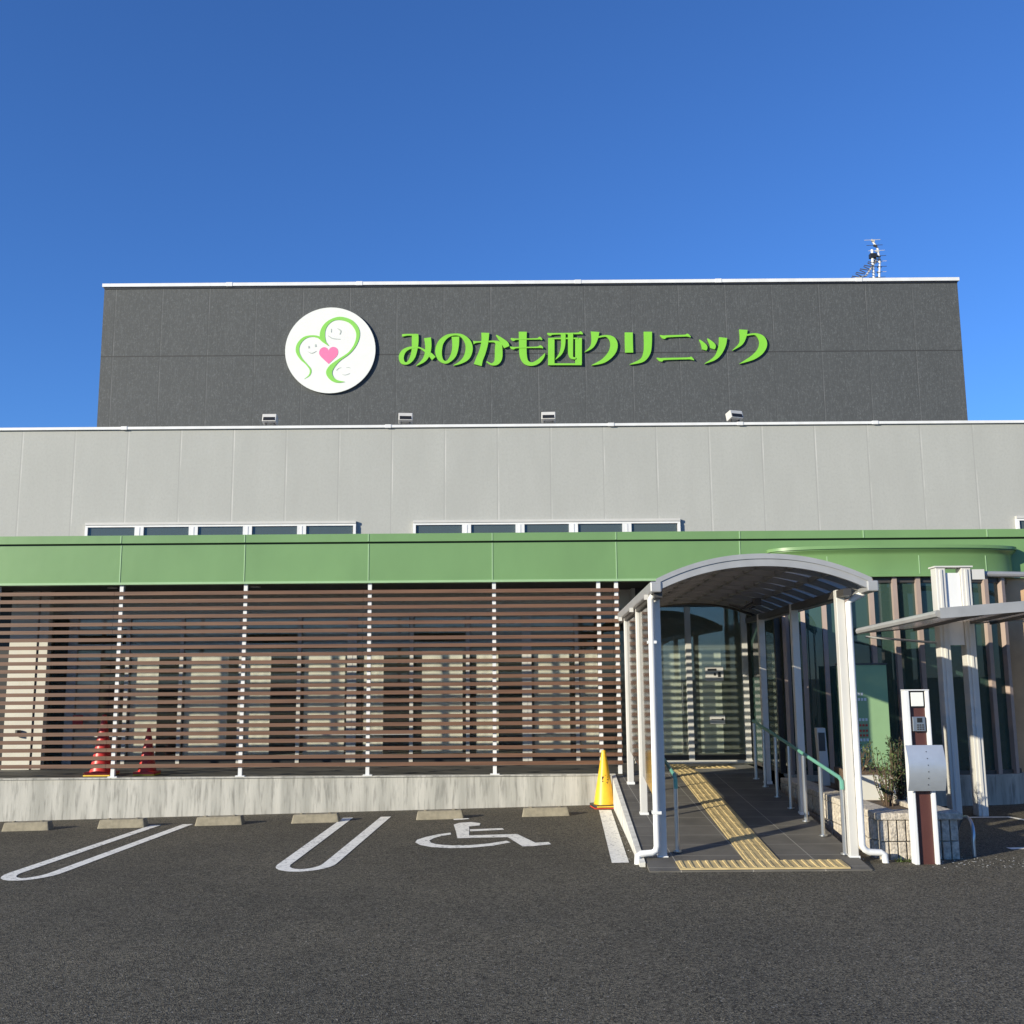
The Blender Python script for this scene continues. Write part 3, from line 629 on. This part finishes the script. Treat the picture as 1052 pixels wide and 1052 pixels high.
# ---------------- antenna ----------------
A = thing('tv_antenna', (7.80, 21.5, 9.62), 'thin two boom television antenna on a mast behind the dark roof edge', 'antenna', local=True)
mb = MB(); mb.tube([(0,0,-.8),(0,0,1.05)], .028, 8); mb.build('mast', 'white_metal', A)
mb = MB(); mb.tube([(-.52,-.3,.28),(-.2,-.1,.42),(.02,0,.72),(.10,.05,.86)], .020, 6); bm1 = mb.build('boom', 'alu', A)
mb = MB(); mb.tube([(.04,.1,1.32),(.16,.1,1.12),(.17,.05,.80),(.12,0,.42)], .022, 6); bm2 = mb.build('boom', 'white_metal', A)
for k in range(12):
    t = k/11; p = Vector((-.52,-.3,.28)).lerp(Vector((.10,.05,.86)), t); L_ = .055+.03*(k % 2)
    mb = MB(); mb.tube([p+Vector((-L_*.7,L_,.05)), p+Vector((L_*.7,-L_,-.05))], .011, 5); mb.build('dipole', 'dark_alu', bm1)
for k in range(8):
    t = k/7; z = .45+.85*t; x = .10+.08*math.sin(t*3.1)-.06*t; w_ = .17
    mb = MB(); mb.tube([(x-w_,.08,z),(x+w_,.05,z)], .006, 5); mb.tube([(x-.02,.07,z),(x+.05,.07,z-.03)], .026, 6); mb.build('dipole', 'alu' if k % 2 else 'dark_alu', bm2)
mb = MB(); mb.box(-.06,.08,-.06,.06,.86,.95); mb.build('booster_box', 'black', A)

# ---------------- walkway canopy ----------------
K = thing('walkway_canopy', (1.30, 9.60, 0), 'arched smoked roof walkway canopy on aluminium posts over the ramp', 'canopy', local=True, rz=R(-2.0))
def az(x):       # underside height of the arch
    t = (x-.91)/.96; return 2.36+.228*(1-abs(t)**2.15)
for y, zb in ((0, .03), (1.8, .18), (3.6, .32)):
    for x in (.0, 1.66):
        mb = MB(); mb.box(x-.038, x+.038, y-.045, y+.045, zb, 2.37); p = mb.build('post', 'alu' if y else 'alu', K, bevel=.006)
        mb = MB(); mb.box(x-.046, x+.046, y-.053, y+.053, zb-.03, zb+.025); mb.build('foot', 'white_metal', p)
        mb = MB(); sx = -1 if x < 1 else 1; mb.box(min(x+sx*.05, x+sx*.10), max(x+sx*.05, x+sx*.10)-.01, y-.03, y+.03, 2.30, 2.345); mb.build('bracket', 'alu', p)
y0, y1 = -.34, 4.5; n = 28; xa, xb = -.02, 1.86
xsn = [xa+(xb-xa)*i/n for i in range(n+1)]
def archband(mb, ya, yb, zlo, zhi, x0=xa, x1=xb, n=28):
    xs = [x0+(x1-x0)*i/n for i in range(n+1)]
    pts = [(x, az(x)+zlo) for x in xs]+[(x, az(x)+zhi) for x in reversed(xs)]
    mb.prism_y(pts, ya, yb)
mb = MB(); archband(mb, y0, y0+.05, -.025, .070); archband(mb, y0-.012, y0, .04, .085); ft = mb.build('front_trim', 'alu_trim', K)
mb = MB(); archband(mb, y1-.05, y1, -.035, .075); mb.build('rear_trim', 'dark_alu', K)
mb = MB(); archband(mb, y0+.052, y1-.052, .03, .042); mb.build('roof_sheet', 'poly', K)
for k in range(9):
    y = y0+.30+k*.53; mb = MB(); archband(mb, y-.02, y+.02, -.03, .028, 0., 1.84); mb.build('rib', 'rib_grey', K)
for x in (.30, .61, .91, 1.21, 1.52):
    mb = MB(); z = az(x); mb.box(x-.014, x+.014, y0+.053, y1-.053, z-.012, z+.0285); mb.build('purlin', 'rib_grey', K)
for x, sx in ((xa, -1), (xb, 1)):
    mb = MB(); a, b = (x-.055, x+.045) if sx < 0 else (x-.045, x+.055)
    z = az(x); mb.box(a, b, y0-.015, y1+.01, z-.035, z+.06); mb.build('gutter', 'alu_trim', K, bevel=.012)
for x in (.0, 1.66):
    mb = MB(); mb.box(x-.035, x+.035, y0+.06, y1-.06, 2.30, 2.362); mb.build('eave_beam', 'dark_alu', K)
mb = MB(); mb.tube([(-.03,-.14,2.335),(-.052,-.11,2.29),(-.055,-.10,.15),(-.065,-.10,.11),(-.10,-.10,.09),(-.20,-.11,.085),(-.225,-.11,.07),(-.23,-.11,-.02)], .029, 12)
for z in (1.9, .42): mb.box(-.09, -.01, -.132, -.05, z, z+.025)
mb.build('downpipe', 'white_metal', K, smooth=True)
mb = MB(); mb.tube([(1.86,-.08,2.335),(1.79,-.075,2.30),(1.722,-.07,2.25),(1.722,-.07,.15),(1.745,-.06,.11),(1.78,-.06,.09),(1.88,-.06,.085),(1.91,-.06,.07),(1.92,-.06,-.02)], .029, 12)
mb.build('downpipe', 'white_metal', K, smooth=True)
for y in (.30, 1.86):
    mb = MB(); yb = 1.74 if y < 1 else 3.54; za = .46 if y < 1 else .60
    mb.hexa([(-.006,y,za),(.006,y,za),(.006,yb,za+.12),(-.006,yb,za+.12)], [(-.006,y,2.28),(.006,y,2.28),(.006,yb,2.28),(-.006,yb,2.28)]); mb.build('side_panel', 'smoke', K)
mb = MB(); mb.tube([(1.30,2.2,2.42),(1.18,2.1,2.36),(1.05,2.2,2.40),(1.2,2.4,2.36),(1.36,2.3,2.40),(1.25,2.1,2.34)], .012, 6)
mb.box(1.30,1.38,2.1,2.2,2.38,2.46); mb.build('loose_cable', 'dark_alu', K)

# ---------------- handrails ----------------
H = thing('handrail', (2.93, 9.7, .03), 'long handrail with green grip on steel posts at the right of the ramp', 'handrail')
hx = lambda y: 2.90+.03*(y-9.6)
hz = lambda y: .70+(y-9.55)*.089
mb = MB(); mb.tube([(hx(9.56),9.56,hz(9.56)-.09),(hx(9.55),9.56,hz(9.56)-.02),(hx(9.6),9.62,hz(9.62)),(hx(13.5),13.5,hz(13.5))], .018, 10); mb.build('grip', 'rail_green', H, smooth=True)
for y in (9.58, 10.3, 10.95, 11.6, 12.25, 12.9, 13.45):
    mb = MB(); mb.tube([(hx(y),y,rampz(y)),(hx(y),y,hz(y)-.02)], .019, 10); mb.lathe([(.04, rampz(y)),(.04, rampz(y)+.012)], hx(y), y, 14); mb.build('post', 'steel', H, smooth=True)
H2 = thing('handrail', (1.46, 9.7, .03), 'short handrail with green end beside the left front canopy post', 'handrail')
hx2 = lambda y: 1.45+.03*(y-9.7)
mb = MB(); mb.tube([(hx2(9.7),9.70,hz(9.7)-.10),(hx2(9.7),9.70,hz(9.7)-.02),(hx2(9.76),9.78,hz(9.76)+.01),(hx2(13.5),13.5,hz(13.5))], .018, 10); mb.build('grip', 'rail_green', H2, smooth=True)
for y in (9.72, 11.2, 12.6):
    mb = MB(); mb.tube([(hx2(y),y,rampz(y)),(hx2(y),y,hz(y)-.02)], .019, 10); mb.lathe([(.04, rampz(y)),(.04, rampz(y)+.012)], hx2(y), y, 14); mb.build('post', 'steel', H2, smooth=True)

# ---------------- right hand cycle canopy ----------------
Q = thing('side_canopy', (5.2, 12.5, 0), 'low flat aluminium canopy on a tall twin post column at the right edge', 'canopy')
for x in (5.07, 5.37):
    mb = MB(); mb.box(x-.055, x+.06, 12.42, 12.58, 0, 2.86); mb.box(x-.02, x+.02, 12.405, 12.42, 0, 2.84); mb.build('post', 'alu', Q, bevel=.008)
mb = MB(); mb.box(5.135, 5.31, 12.45, 12.55, 1.95, 2.80); mb.build('post_panel', 'white_metal', Q)
mb = MB(); mb.box(5.00, 5.45, 12.40, 12.60, 2.862, 2.88); mb.box(5.45, 5.60, 12.44, 12.56, 2.72, 2.84); mb.build('head_plate', 'alu', Q)
mb = MB(); mb.tube([(5.55,12.5,2.79),(9.5,12.9,2.74)], .035, 10); mb.build('top_beam', 'alu_trim', Q, smooth=True)
zl = lambda x, y: 2.22+.075*(x-4.5)-.04*(y-11)
mb = MB(); qs = [(4.47,11.0),(9.2,11.0),(9.2,12.95),(4.26,12.95)]
mb.hexa([(x,y,zl(x,y)) for x,y in qs], [(x,y,zl(x,y)+.03) for x,y in qs]); rf = mb.build('roof_sheet', 'poly', Q)
mb = MB(); mb.hexa([(4.44,10.96,zl(4.47,11)-.035),(9.2,10.96,zl(9.2,11)-.035),(9.2,11.0,zl(9.2,11)-.035),(4.47,11.0,zl(4.47,11)-.035)],
                   [(4.44,10.96,zl(4.47,11)+.075),(9.2,10.96,zl(9.2,11)+.075),(9.2,11.0,zl(9.2,11)+.075),(4.47,11.0,zl(4.47,11)+.075)]); mb.build('front_gutter', 'alu_trim', Q)
mb = MB(); mb.tube([(4.45,11.02,zl(4.45,11.02)+.02),(4.24,12.97,zl(4.24,12.97)+.02)], .04, 8); mb.tube([(4.24,12.97,zl(4.24,12.97)+.02),(9.2,12.97,zl(9.2,12.97)+.02)], .03, 8); mb.build('edge_tube', 'alu_trim', Q)
mb = MB()
for k in range(10):
    x = 4.9+k*.47
    mb.hexa([(x,11.0,zl(x,11)-.035),(x+.03,11.0,zl(x,11)-.035),(x+.03,12.94,zl(x,12.94)-.035),(x,12.94,zl(x,12.94)-.035)],[(x,11.0,zl(x,11)-.002),(x+.03,11.0,zl(x,11)-.002),(x+.03,12.94,zl(x,12.94)-.002),(x,12.94,zl(x,12.94)-.002)])
mb.build('rafters', 'dark_alu', Q)
mb = MB(); mb.tube([(4.30,12.90,2.07),(5.02,12.55,1.98)], .014, 8); mb.build('brace', 'alu_trim', Q)

# ---------------- intercom pillar ----------------
I = thing('intercom_pillar', (3.52, 9.38, 0), 'slim white framed pillar with keypad intercom and bulged steel plate', 'intercom pillar')
for x0, x1 in ((3.425, 3.465), (3.605, 3.64)):
    mb = MB(); mb.box(x0, x1, 9.34, 9.44, 0, 1.468); mb.build('side_rail', 'white_metal', I, bevel=.008)
mb = MB(); mb.box(3.466, 3.604, 9.375, 9.43, 0, 1.465); pnl = mb.build('centre_panel', 'maroon', I)
mb = MB(); mb.box(3.425, 3.64, 9.342, 9.438, 1.469, 1.478); mb.build('cap', 'white_metal', I)
mb = MB(); mb.box(3.472, 3.598, 9.358, 9.374, 1.325, 1.462); lp = mb.build('lamp_surround', 'black', I)
mb = MB(); mb.box(3.481, 3.589, 9.350, 9.357, 1.334, 1.454); mb.build('lamp_face', 'white_face', lp, bevel=.003)
mb = MB(); mb.box(3.478, 3.588, 9.335, 9.374, 1.12, 1.245); kp = mb.build('intercom', 'steel', I, bevel=.004)
mb = MB(); mb.box(3.515, 3.560, 9.331, 9.334, 1.195, 1.235); mb.build('screen', 'black', kp)
mb = MB()
for i in range(3):
    for j in range(3): mb.box(3.512+i*.022, 3.527+i*.022, 9.330, 9.334, 1.132+j*.018, 1.144+j*.018)
mb.build('keypad', 'dark_alu', kp)
mb = MB(); n = 14; vs = []; fs = []
for i in range(n+1):
    t = i/n; z = .62+.385*t; y = 9.325-.085*math.sin(math.pi*(.12+.76*t)); xo = .0
    vs += [(3.385+xo, y, z), (3.705+xo, y, z), (3.385+xo, y+.006, z), (3.705+xo, y+.006, z)]
for i in range(n):
    a = 4*i; b = a+4; fs += [(a,a+1,b+1,b),(a+2,b+2,b+3,a+3),(a,b,b+2,a+2),(a+1,a+3,b+3,b+1)]
fs += [(0,2,3,1),(4*n,4*n+1,4*n+3,4*n+2)]
mb.add(vs, fs); pl = mb.build('bulged_plate', 'plate', I, smooth=True)
mb = MB()
for k in range(6):
    t = .14+.144*k; z = .62+.385*t; y = 9.325-.085*math.sin(math.pi*(.12+.76*t)); mb.box(3.547, 3.553, y-.004, y+.001, z-.004, z+.004)
mb.build('holes', 'black', pl)
for z in (.70, .92):
    mb = MB(); mb.box(3.50, 3.56, 9.27, 9.374, z, z+.03); mb.build('plate_arm', 'steel', I)

# ---------------- planter ----------------
PL = thing('stone_planter', (3.6, 10, 0), 'planter of rough split stone blocks with flat coping beside the ramp', 'planter')
mb = MB(); mb.box(3.24, 3.93, 9.66, 9.88, -.05, .335); mb.box(3.24, 3.44, 9.885, 13.0, -.05, .335); mb.box(3.73, 3.93, 9.885, 11.2, -.05, .335); mb.build('backing', 'room', PL)
mb = MB(); rr = random.Random(3)
for j in range(2):
    z0 = -.03+j*.187
    for i in range(9):
        x = 3.235+i*.078; d = rr.uniform(0, .012); mb.box(x, x+.066, 9.628-d, 9.70, z0, z0+.178)
    for i in range(34):
        y = 9.72+i*.097; mb.box(3.21-rr.uniform(0,.01), 3.245, y, y+.085, z0, z0+.178)
    for i in range(14):
        y = 9.72+i*.097; mb.box(3.925, 3.955+rr.uniform(0,.01), y, y+.085, z0, z0+.178)
mb.build('split_blocks', 'stone', PL, bevel=.006)
mb = MB()
for i in range(2):
    x = 3.20+i*.385; mb.box(x, x+.38, 9.60, 9.87, .337, .40)
for i in range(8):
    y = 9.875+i*.39; mb.box(3.20, 3.44, y, y+.385, .337, .40)
for i in range(3):
    y = 9.875+i*.39; mb.box(3.73, 3.965, y, y+.385, .337, .40)
mb.build('coping_stones', 'stone', PL, bevel=.012)
mb = MB(); mb.box(3.43, 3.75, 9.86, 12.9, .1, .36); mb.build('soil', 'soil', PL)
mb = MB(); mb.box(3.47, 3.92, 10.95, 11.05, .1, .60); tag(mb.build('garden_wall', 'cream', bevel=.01), 'short cream rendered wall behind the stone planter', 'wall')
mb = MB(); mb.box(3.47, 3.92, 11.06, 11.7, .2, .63); mbx = mb.build('planting_bed', 'soil'); tag(mbx, kind='structure')

# green sign board behind the shrubs
G = thing('sign_board', (3.98, 11.9, 0), 'tall green sign board with a column of white and red text behind the shrubs', 'sign')
mb = MB(); mb.box(3.62, 4.17, 11.88, 11.92, .55, 1.72); mb.build('board', 'green_film', G, bevel=.004)
mb = MB(); mb.box(3.70, 3.74, 11.925, 11.96, -.0, 1.7); mb.box(4.07, 4.11, 11.925, 11.96, 0, 1.7); mb.build('leg', 'dark_alu', G)
mb = MB(); mb.box(3.61, 4.18, 11.87, 11.93, 1.722, 1.74); mb.build('top_rail', 'dark_alu', G)
mb = MB()
rr = random.Random(5)
for (zc, n_) in ((1.40, 2), (1.34, 3), (1.12, 3), (.90, 3), (.80, 2)):
    for i in range(n_):
        x = 3.83+i*.035; mb.box(x, x+.024, 11.874, 11.879, zc-.014, zc+.016); 
mb.build('white_text', 'white_face', G)
mb = MB()
for zc in (1.06, 1.0, .95):
    for i in range(3): x = 3.83+i*.035; mb.box(x, x+.022, 11.874, 11.879, zc-.012, zc+.012)
mb.build('red_text', 'red', G)

# shrubs
def shrub(base, h, rad, nst, nl, leaf, label, seed, lean=0, lsize=.03):
    rr = random.Random(seed); t = thing('shrub', base, label, 'shrub', 'shrubs in the planter', local=True)
    st = MB(); lf = MB()
    for i in range(nst):
        a = rr.uniform(0, 6.28); r0 = rad*.25*rr.random(); tip = Vector((math.cos(a)*rad*rr.uniform(.3, 1)+lean*.5, math.sin(a)*rad*rr.uniform(.3, 1), h*rr.uniform(.55, 1)))
        b0 = Vector((math.cos(a)*r0, math.sin(a)*r0, -.02)); mid = b0.lerp(tip, .5)+Vector((rr.uniform(-.04,.04), rr.uniform(-.04,.04), .03))
        pts = catmull([b0, mid, tip], 5); st.tube(pts, [.006*(1-.7*k/(len(pts)-1)) for k in range(len(pts))], 5)
        for k in range(nl):
            u = rr.uniform(.25, 1); p = pts[min(int(u*(len(pts)-1)), len(pts)-1)]+Vector((rr.uniform(-1,1), rr.uniform(-1,1), rr.uniform(-1,1)))*.022
            d = Vector((rr.uniform(-1,1), rr.uniform(-1,1), rr.uniform(-.1,1.2))).normalized(); s_ = d.cross(Vector((rr.uniform(-1,1), rr.uniform(-1,1), rr.uniform(-1,1)))).normalized()
            L_ = lsize*rr.uniform(.7, 1.4); W_ = L_*.22
            lf.add([p, p+d*L_*.5+s_*W_, p+d*L_, p+d*L_*.5-s_*W_], [(0,1,2,3)])
    st.build('stem', 'bark', t); lf.build('foliage', leaf, t); return t
shrub((3.60,10.45,.36), .56, .20, 22, 24, 'leaf', 'sparse thin leaved shrub just right of the canopy post', 11)
shrub((3.80,10.62,.36), .66, .13, 34, 34, 'leaf_dark', 'dense dark shrub left of the intercom pillar', 12, lsize=.035)
shrub((3.60,11.20,.63), .30, .16, 14, 14, 'leaf', 'low thin shrub in front of the green sign board', 13)
mb = MB(); rr = random.Random(9)
for i in range(60):
    a = rr.uniform(0, 6.28); d = Vector((math.cos(a), math.sin(a), rr.uniform(.3,1.2))).normalized(); p = Vector((rr.uniform(-.06,.06), rr.uniform(-.03,.03), 0)); s_ = d.cross(Vector((0,0,1))).normalized()*.006
    L_ = rr.uniform(.03,.08); mb.add([p-s_, p+s_, p+d*L_], [(0,1,2)])
wd = mb.build('weed', 'leaf'); wd.location = (3.38, 9.52, .0); tag(wd, 'tuft of weed at the foot of the right canopy downpipe', 'weed')

mb = MB(); rr = random.Random(21)
for i in range(150):
    if i < 90: x, y = rr.gauss(3.95, .35), rr.gauss(9.42, .13)
    else: y = rr.uniform(9.6, 13.3); x = .98+.045*(y-9.6)+rr.gauss(0, .05)
    s_ = rr.uniform(.004, .013); a = rr.uniform(0, 3.1); z = gz(x)+.004
    c_, d_ = math.cos(a)*s_, math.sin(a)*s_
    mb.add([(x-c_, y-d_, z), (x+d_, y-c_, z+.003), (x+c_, y+d_, z+.001), (x-d_, y+c_, z+.004)], [(0,1,2,3)])
tag(mb.build('grit', 'cream'), 'pale grit and leaf bits scattered along the planter foot and kerb', 'grit', kind='stuff')

# grey service post behind the right handrail
V = thing('service_post', (3.42, 12.0, .36), 'short grey tapered post behind the right handrail', 'post')
mb = MB(); mb.hexa([(3.40,11.95,.40),(3.50,11.95,.40),(3.50,12.05,.40),(3.40,12.05,.40)], [(3.375,11.95,1.03),(3.475,11.95,1.03),(3.475,12.05,1.03),(3.375,12.05,1.03)]); mb.build('body', 'alu', V, bevel=.01)
mb = MB(); mb.box(3.39,3.46,11.94,11.949,.78,.98); mb.build('front_plate', 'dark_alu', V)
# hoop by the planter
mb = MB(); mb.tube([(4.10, 9.74, -.03)]+[(4.10+.03*math.sin(math.pi*k/14), 9.92-.18*math.cos(math.pi*k/14), .14+.18*math.sin(math.pi*k/14)) for k in range(15)]+[(4.10, 10.10, -.03)], .016, 10)
tag(mb.build('cycle_hoop', 'steel', smooth=True), 'low bent steel hoop in the shade right of the stone planter', 'cycle hoop')

# ---------------- cones ----------------
def cone(loc, s, body, base, edge, label, group=None, rz=0, k=1.):
    t = thing('traffic_cone', loc, label, 'traffic cone', group, local=True, rz=rz)
    mb = MB(); mb.lathe([(.135*s*k,.045),(.125*s*k,.10*s),(.06*s*k,.48*s),(.030*s*k,.66*s),(.026*s*k,.695*s),(.018*s,.70*s)], n=28); mb.build('cone_body', body, t, smooth=True)
    mb = MB(); w_ = .165*s; mb.prism([(-w_,-w_*.8),(-w_*.8,-w_),(w_*.8,-w_),(w_,-w_*.8),(w_,w_*.8),(w_*.8,w_),(-w_*.8,w_),(-w_,w_*.8)], .018, .046); mb.build('base', base, t, bevel=.006)
    mb = MB(); w_ = .155*s; mb.box(-w_,w_,-w_,w_,0,.017); mb.build('base_edge', edge, t)
    return t
yc = cone((1.13, 13.55, 0), 1.0, 'cone_yellow', 'black', 'red', 'yellow traffic cone on the asphalt at the end of the concrete wall', rz=.12)
mb = MB(); 
for i, (x, z, w_, h_) in enumerate(((-.03,.36,.022,.05),(.0,.37,.012,.065),(.022,.345,.03,.014),(.024,.375,.02,.012),(-.03,.325,.03,.01),(.02,.30,.014,.04))):
    r0 = .135-.118*(z-.05)/.6; mb.box(x-w_/2, x+w_/2, -r0-.002, -r0+.02, z-h_/2, z+h_/2)
mb.build('faded_marking', 'black', yc)
mb = MB(); mb.box(-.13,.13,-.171,-.1655,.02,.036); mb.build('yellow_stripe', 'yellow', yc)
r1 = cone((-5.43, 14.2, .384), 1.12, 'cone_red', 'cone_red', 'yellow', 'taller red traffic cone behind the slats, left of the other red cone', 'red cones behind the screen')
cone((-4.83, 14.2, .384), .88, 'cone_red', 'cone_red', 'yellow', 'shorter red traffic cone behind the slats, right of the other red cone', 'red cones behind the screen')
mb = MB(); mb.box(-6.42, -6.27, 15.58, 15.59, .93, 1.12); ns = mb.build('notice_sign', 'cone_red'); tag(ns, 'small red notice plate on the glass left of the red cones', 'sign')
mb = MB(); mb.box(-6.40, -6.29, 15.574, 15.579, 1.07, 1.085); mb.box(-6.40, -6.29, 15.574, 15.579, .96, .975); mb.build('white_line', 'white_face', ns)

# ---------------- wheel stops ----------------
xs = [(-6.06,-5.50),(-4.93,-4.38),(-3.78,-3.22),(-2.63,-2.08),(-1.16,-.60),(.10,.65)]
wl = ['concrete wheel stop at the left edge of the picture', 'concrete wheel stop at the top of the left double parking line', 'concrete wheel stop between the two double parking lines',
      'concrete wheel stop at the top of the middle double parking line', 'concrete wheel stop just above the wheelchair symbol', 'concrete wheel stop nearest to the yellow cone']
ws = None
for (a, b), l in zip(xs, wl):
    c = (a+b)/2
    if ws is None:
        ws = thing('wheel_stop', (c, 12.93, gz(c)), l, 'wheel stop', 'concrete wheel stops in front of the low wall', local=True)
        mb = MB(); mb.hexa([(-.285,-.085,-.01),(.285,-.085,-.01),(.285,.085,-.01),(-.285,.085,-.01)], [(-.262,-.06,.098),(.262,-.06,.098),(.262,.06,.098),(-.262,.06,.098)]); mb.build('block', 'stop', ws, bevel=.012)
        for x in (-.17, .17):
            mb = MB(); mb.lathe([(.022,.095),(.022,.106)], x, 0, 12); mb.build('fixing_plug', 'stop', ws)
        cur = ws
    else:
        cur = copy_tree(ws)
    cur.location = (c, 12.93+random.uniform(-.02,.02), gz(c)); cur.rotation_euler.z = random.uniform(-.025,.025); cur.rotation_euler.y = -.02 if c < 1 else 0; cur['label'] = l

# ---------------- painted markings ----------------
def marking(name, fn, label, cat):
    mb = MB(); fn(mb); o = mb.build(name, 'paint'); tag(o, label, cat, 'white painted markings on the asphalt'); return o
def upair(xl, xr, xl2, xr2, yt, yb):     # two long lines joined in a U at the near end
    def f(mb):
        p = [(xl2, yt)]+[(xl2+(xl-xl2)*k/10, yt+(yb+.35-yt)*k/10) for k in range(1, 11)]
        c = (xl+xr)/2; r = (xr-xl)/2
        p += [(c-r*math.cos(math.pi*k/12), yb+.35-.32*math.sin(math.pi*k/12)) for k in range(1, 12)]
        p += [(xr+(xr2-xr)*k/10, yb+.35+(yt-yb-.35)*k/10) for k in range(0, 11)]
        ribbon_xy(mb, p, .125, gz)
    return f
marking('parking_line', upair(-4.53, -4.13, -4.29, -3.91, 13.02, 9.55), 'left white double parking line joined in a U', 'parking line')
marking('parking_line', upair(-2.10, -1.68, -2.02, -1.56, 13.2, 9.60), 'middle white double parking line joined in a U', 'parking line')
marking('parking_line', lambda mb: ribbon_xy(mb, [(.925, 9.56), (1.11, 13.26)], .15, gz), 'single wide white parking line below the yellow cone', 'parking line')
WB = [(-0.687,12.319),(-0.627,12.46),(-0.501,12.497),(-0.386,12.38),(-0.389,12.197),(-0.507,12.132),(-0.495,11.94),(-0.478,11.451),(0.028,11.451),(0.209,10.826),(0.339,10.85),(0.359,10.705),(0.187,10.62),(0.079,10.617),(-0.069,11.247),(-0.452,11.269),(-0.59,11.269),(-0.631,11.755)]
def wheelchair(mb):
    def poly(p):
        n = len(mb.v); mb.v += [(x, y, gz(x)+.004) for x, y in p]; mb.f.append(tuple(range(n, n+len(p))))
    poly(WB); poly([(-0.488,11.896),(-0.133,11.925),(-0.111,11.80),(-0.478,11.745)])
    poly([(-0.718,12.80),(-0.657,12.84),(-0.546,12.845),(-0.528,12.77),(-0.604,12.72),(-0.707,12.71)])
    o = [(-0.686,11.69),(-0.818,11.583),(-0.925,11.435),(-1.005,11.245),(-1.008,11.073),(-0.945,10.893),(-0.812,10.728),(-0.624,10.635),(-0.426,10.626),(-0.211,10.715),(-0.039,10.895)]
    i_ = [(-0.672,11.55),(-0.77,11.465),(-0.838,11.326),(-0.873,11.166),(-0.845,11.02),(-0.79,10.92),(-0.72,10.86),(-0.614,10.80),(-0.432,10.79),(-0.251,10.862),(-0.082,11.012)]
    for a in range(len(o)-1):
        n = len(mb.v); mb.v += [(x, y, gz(x)+.004) for x, y in (o[a], o[a+1], i_[a+1], i_[a])]; mb.f.append((n, n+1, n+2, n+3))
marking('wheelchair_symbol', wheelchair, 'white wheelchair symbol painted on the asphalt', 'road marking')
marking('parking_line', lambda mb: ribbon_xy(mb, [(4.3,12.35),(5.62,12.35),(5.9,11.2)], .09, gz), 'thin white line on the shaded asphalt beside the twin post column', 'parking line')
marking('parking_line', lambda mb: ribbon_xy(mb, [(4.60,10.16),(5.6,10.22)], .10, gz), 'short white line on the asphalt at the right edge of the picture', 'parking line')

# notices on the entrance glass
for (x, z, w_, h_, l) in ((2.80, 1.75, .26, .21, 'upper pale notice stuck on the entrance door glass'), (2.84, 1.06, .22, .13, 'lower pale notice with arrow line on the entrance door glass')):
    mb = MB(); mb.box(x, x+w_, 15.49, 15.496, z-h_, z); o = mb.build('door_notice', MT['frame_grey']); tag(o, l, 'notice', 'notices on the door glass')
    mb = MB()
    if h_ > .15: mb.box(x+.03,x+.16,15.486,15.489,z-.06,z-.03); mb.box(x+.12,x+.15,15.486,15.489,z-.13,z-.09); mb.box(x+.18,x+.22,15.486,15.489,z-.15,z-.08)
    else: mb.box(x+.02,x+.18,15.486,15.489,z-.07,z-.06); mb.box(x+.17,x+.2,15.486,15.489,z-.08,z-.05)
    mb.build('print', 'black', o)

for o in bpy.data.objects:
    if '_org' in o: del o['_org']
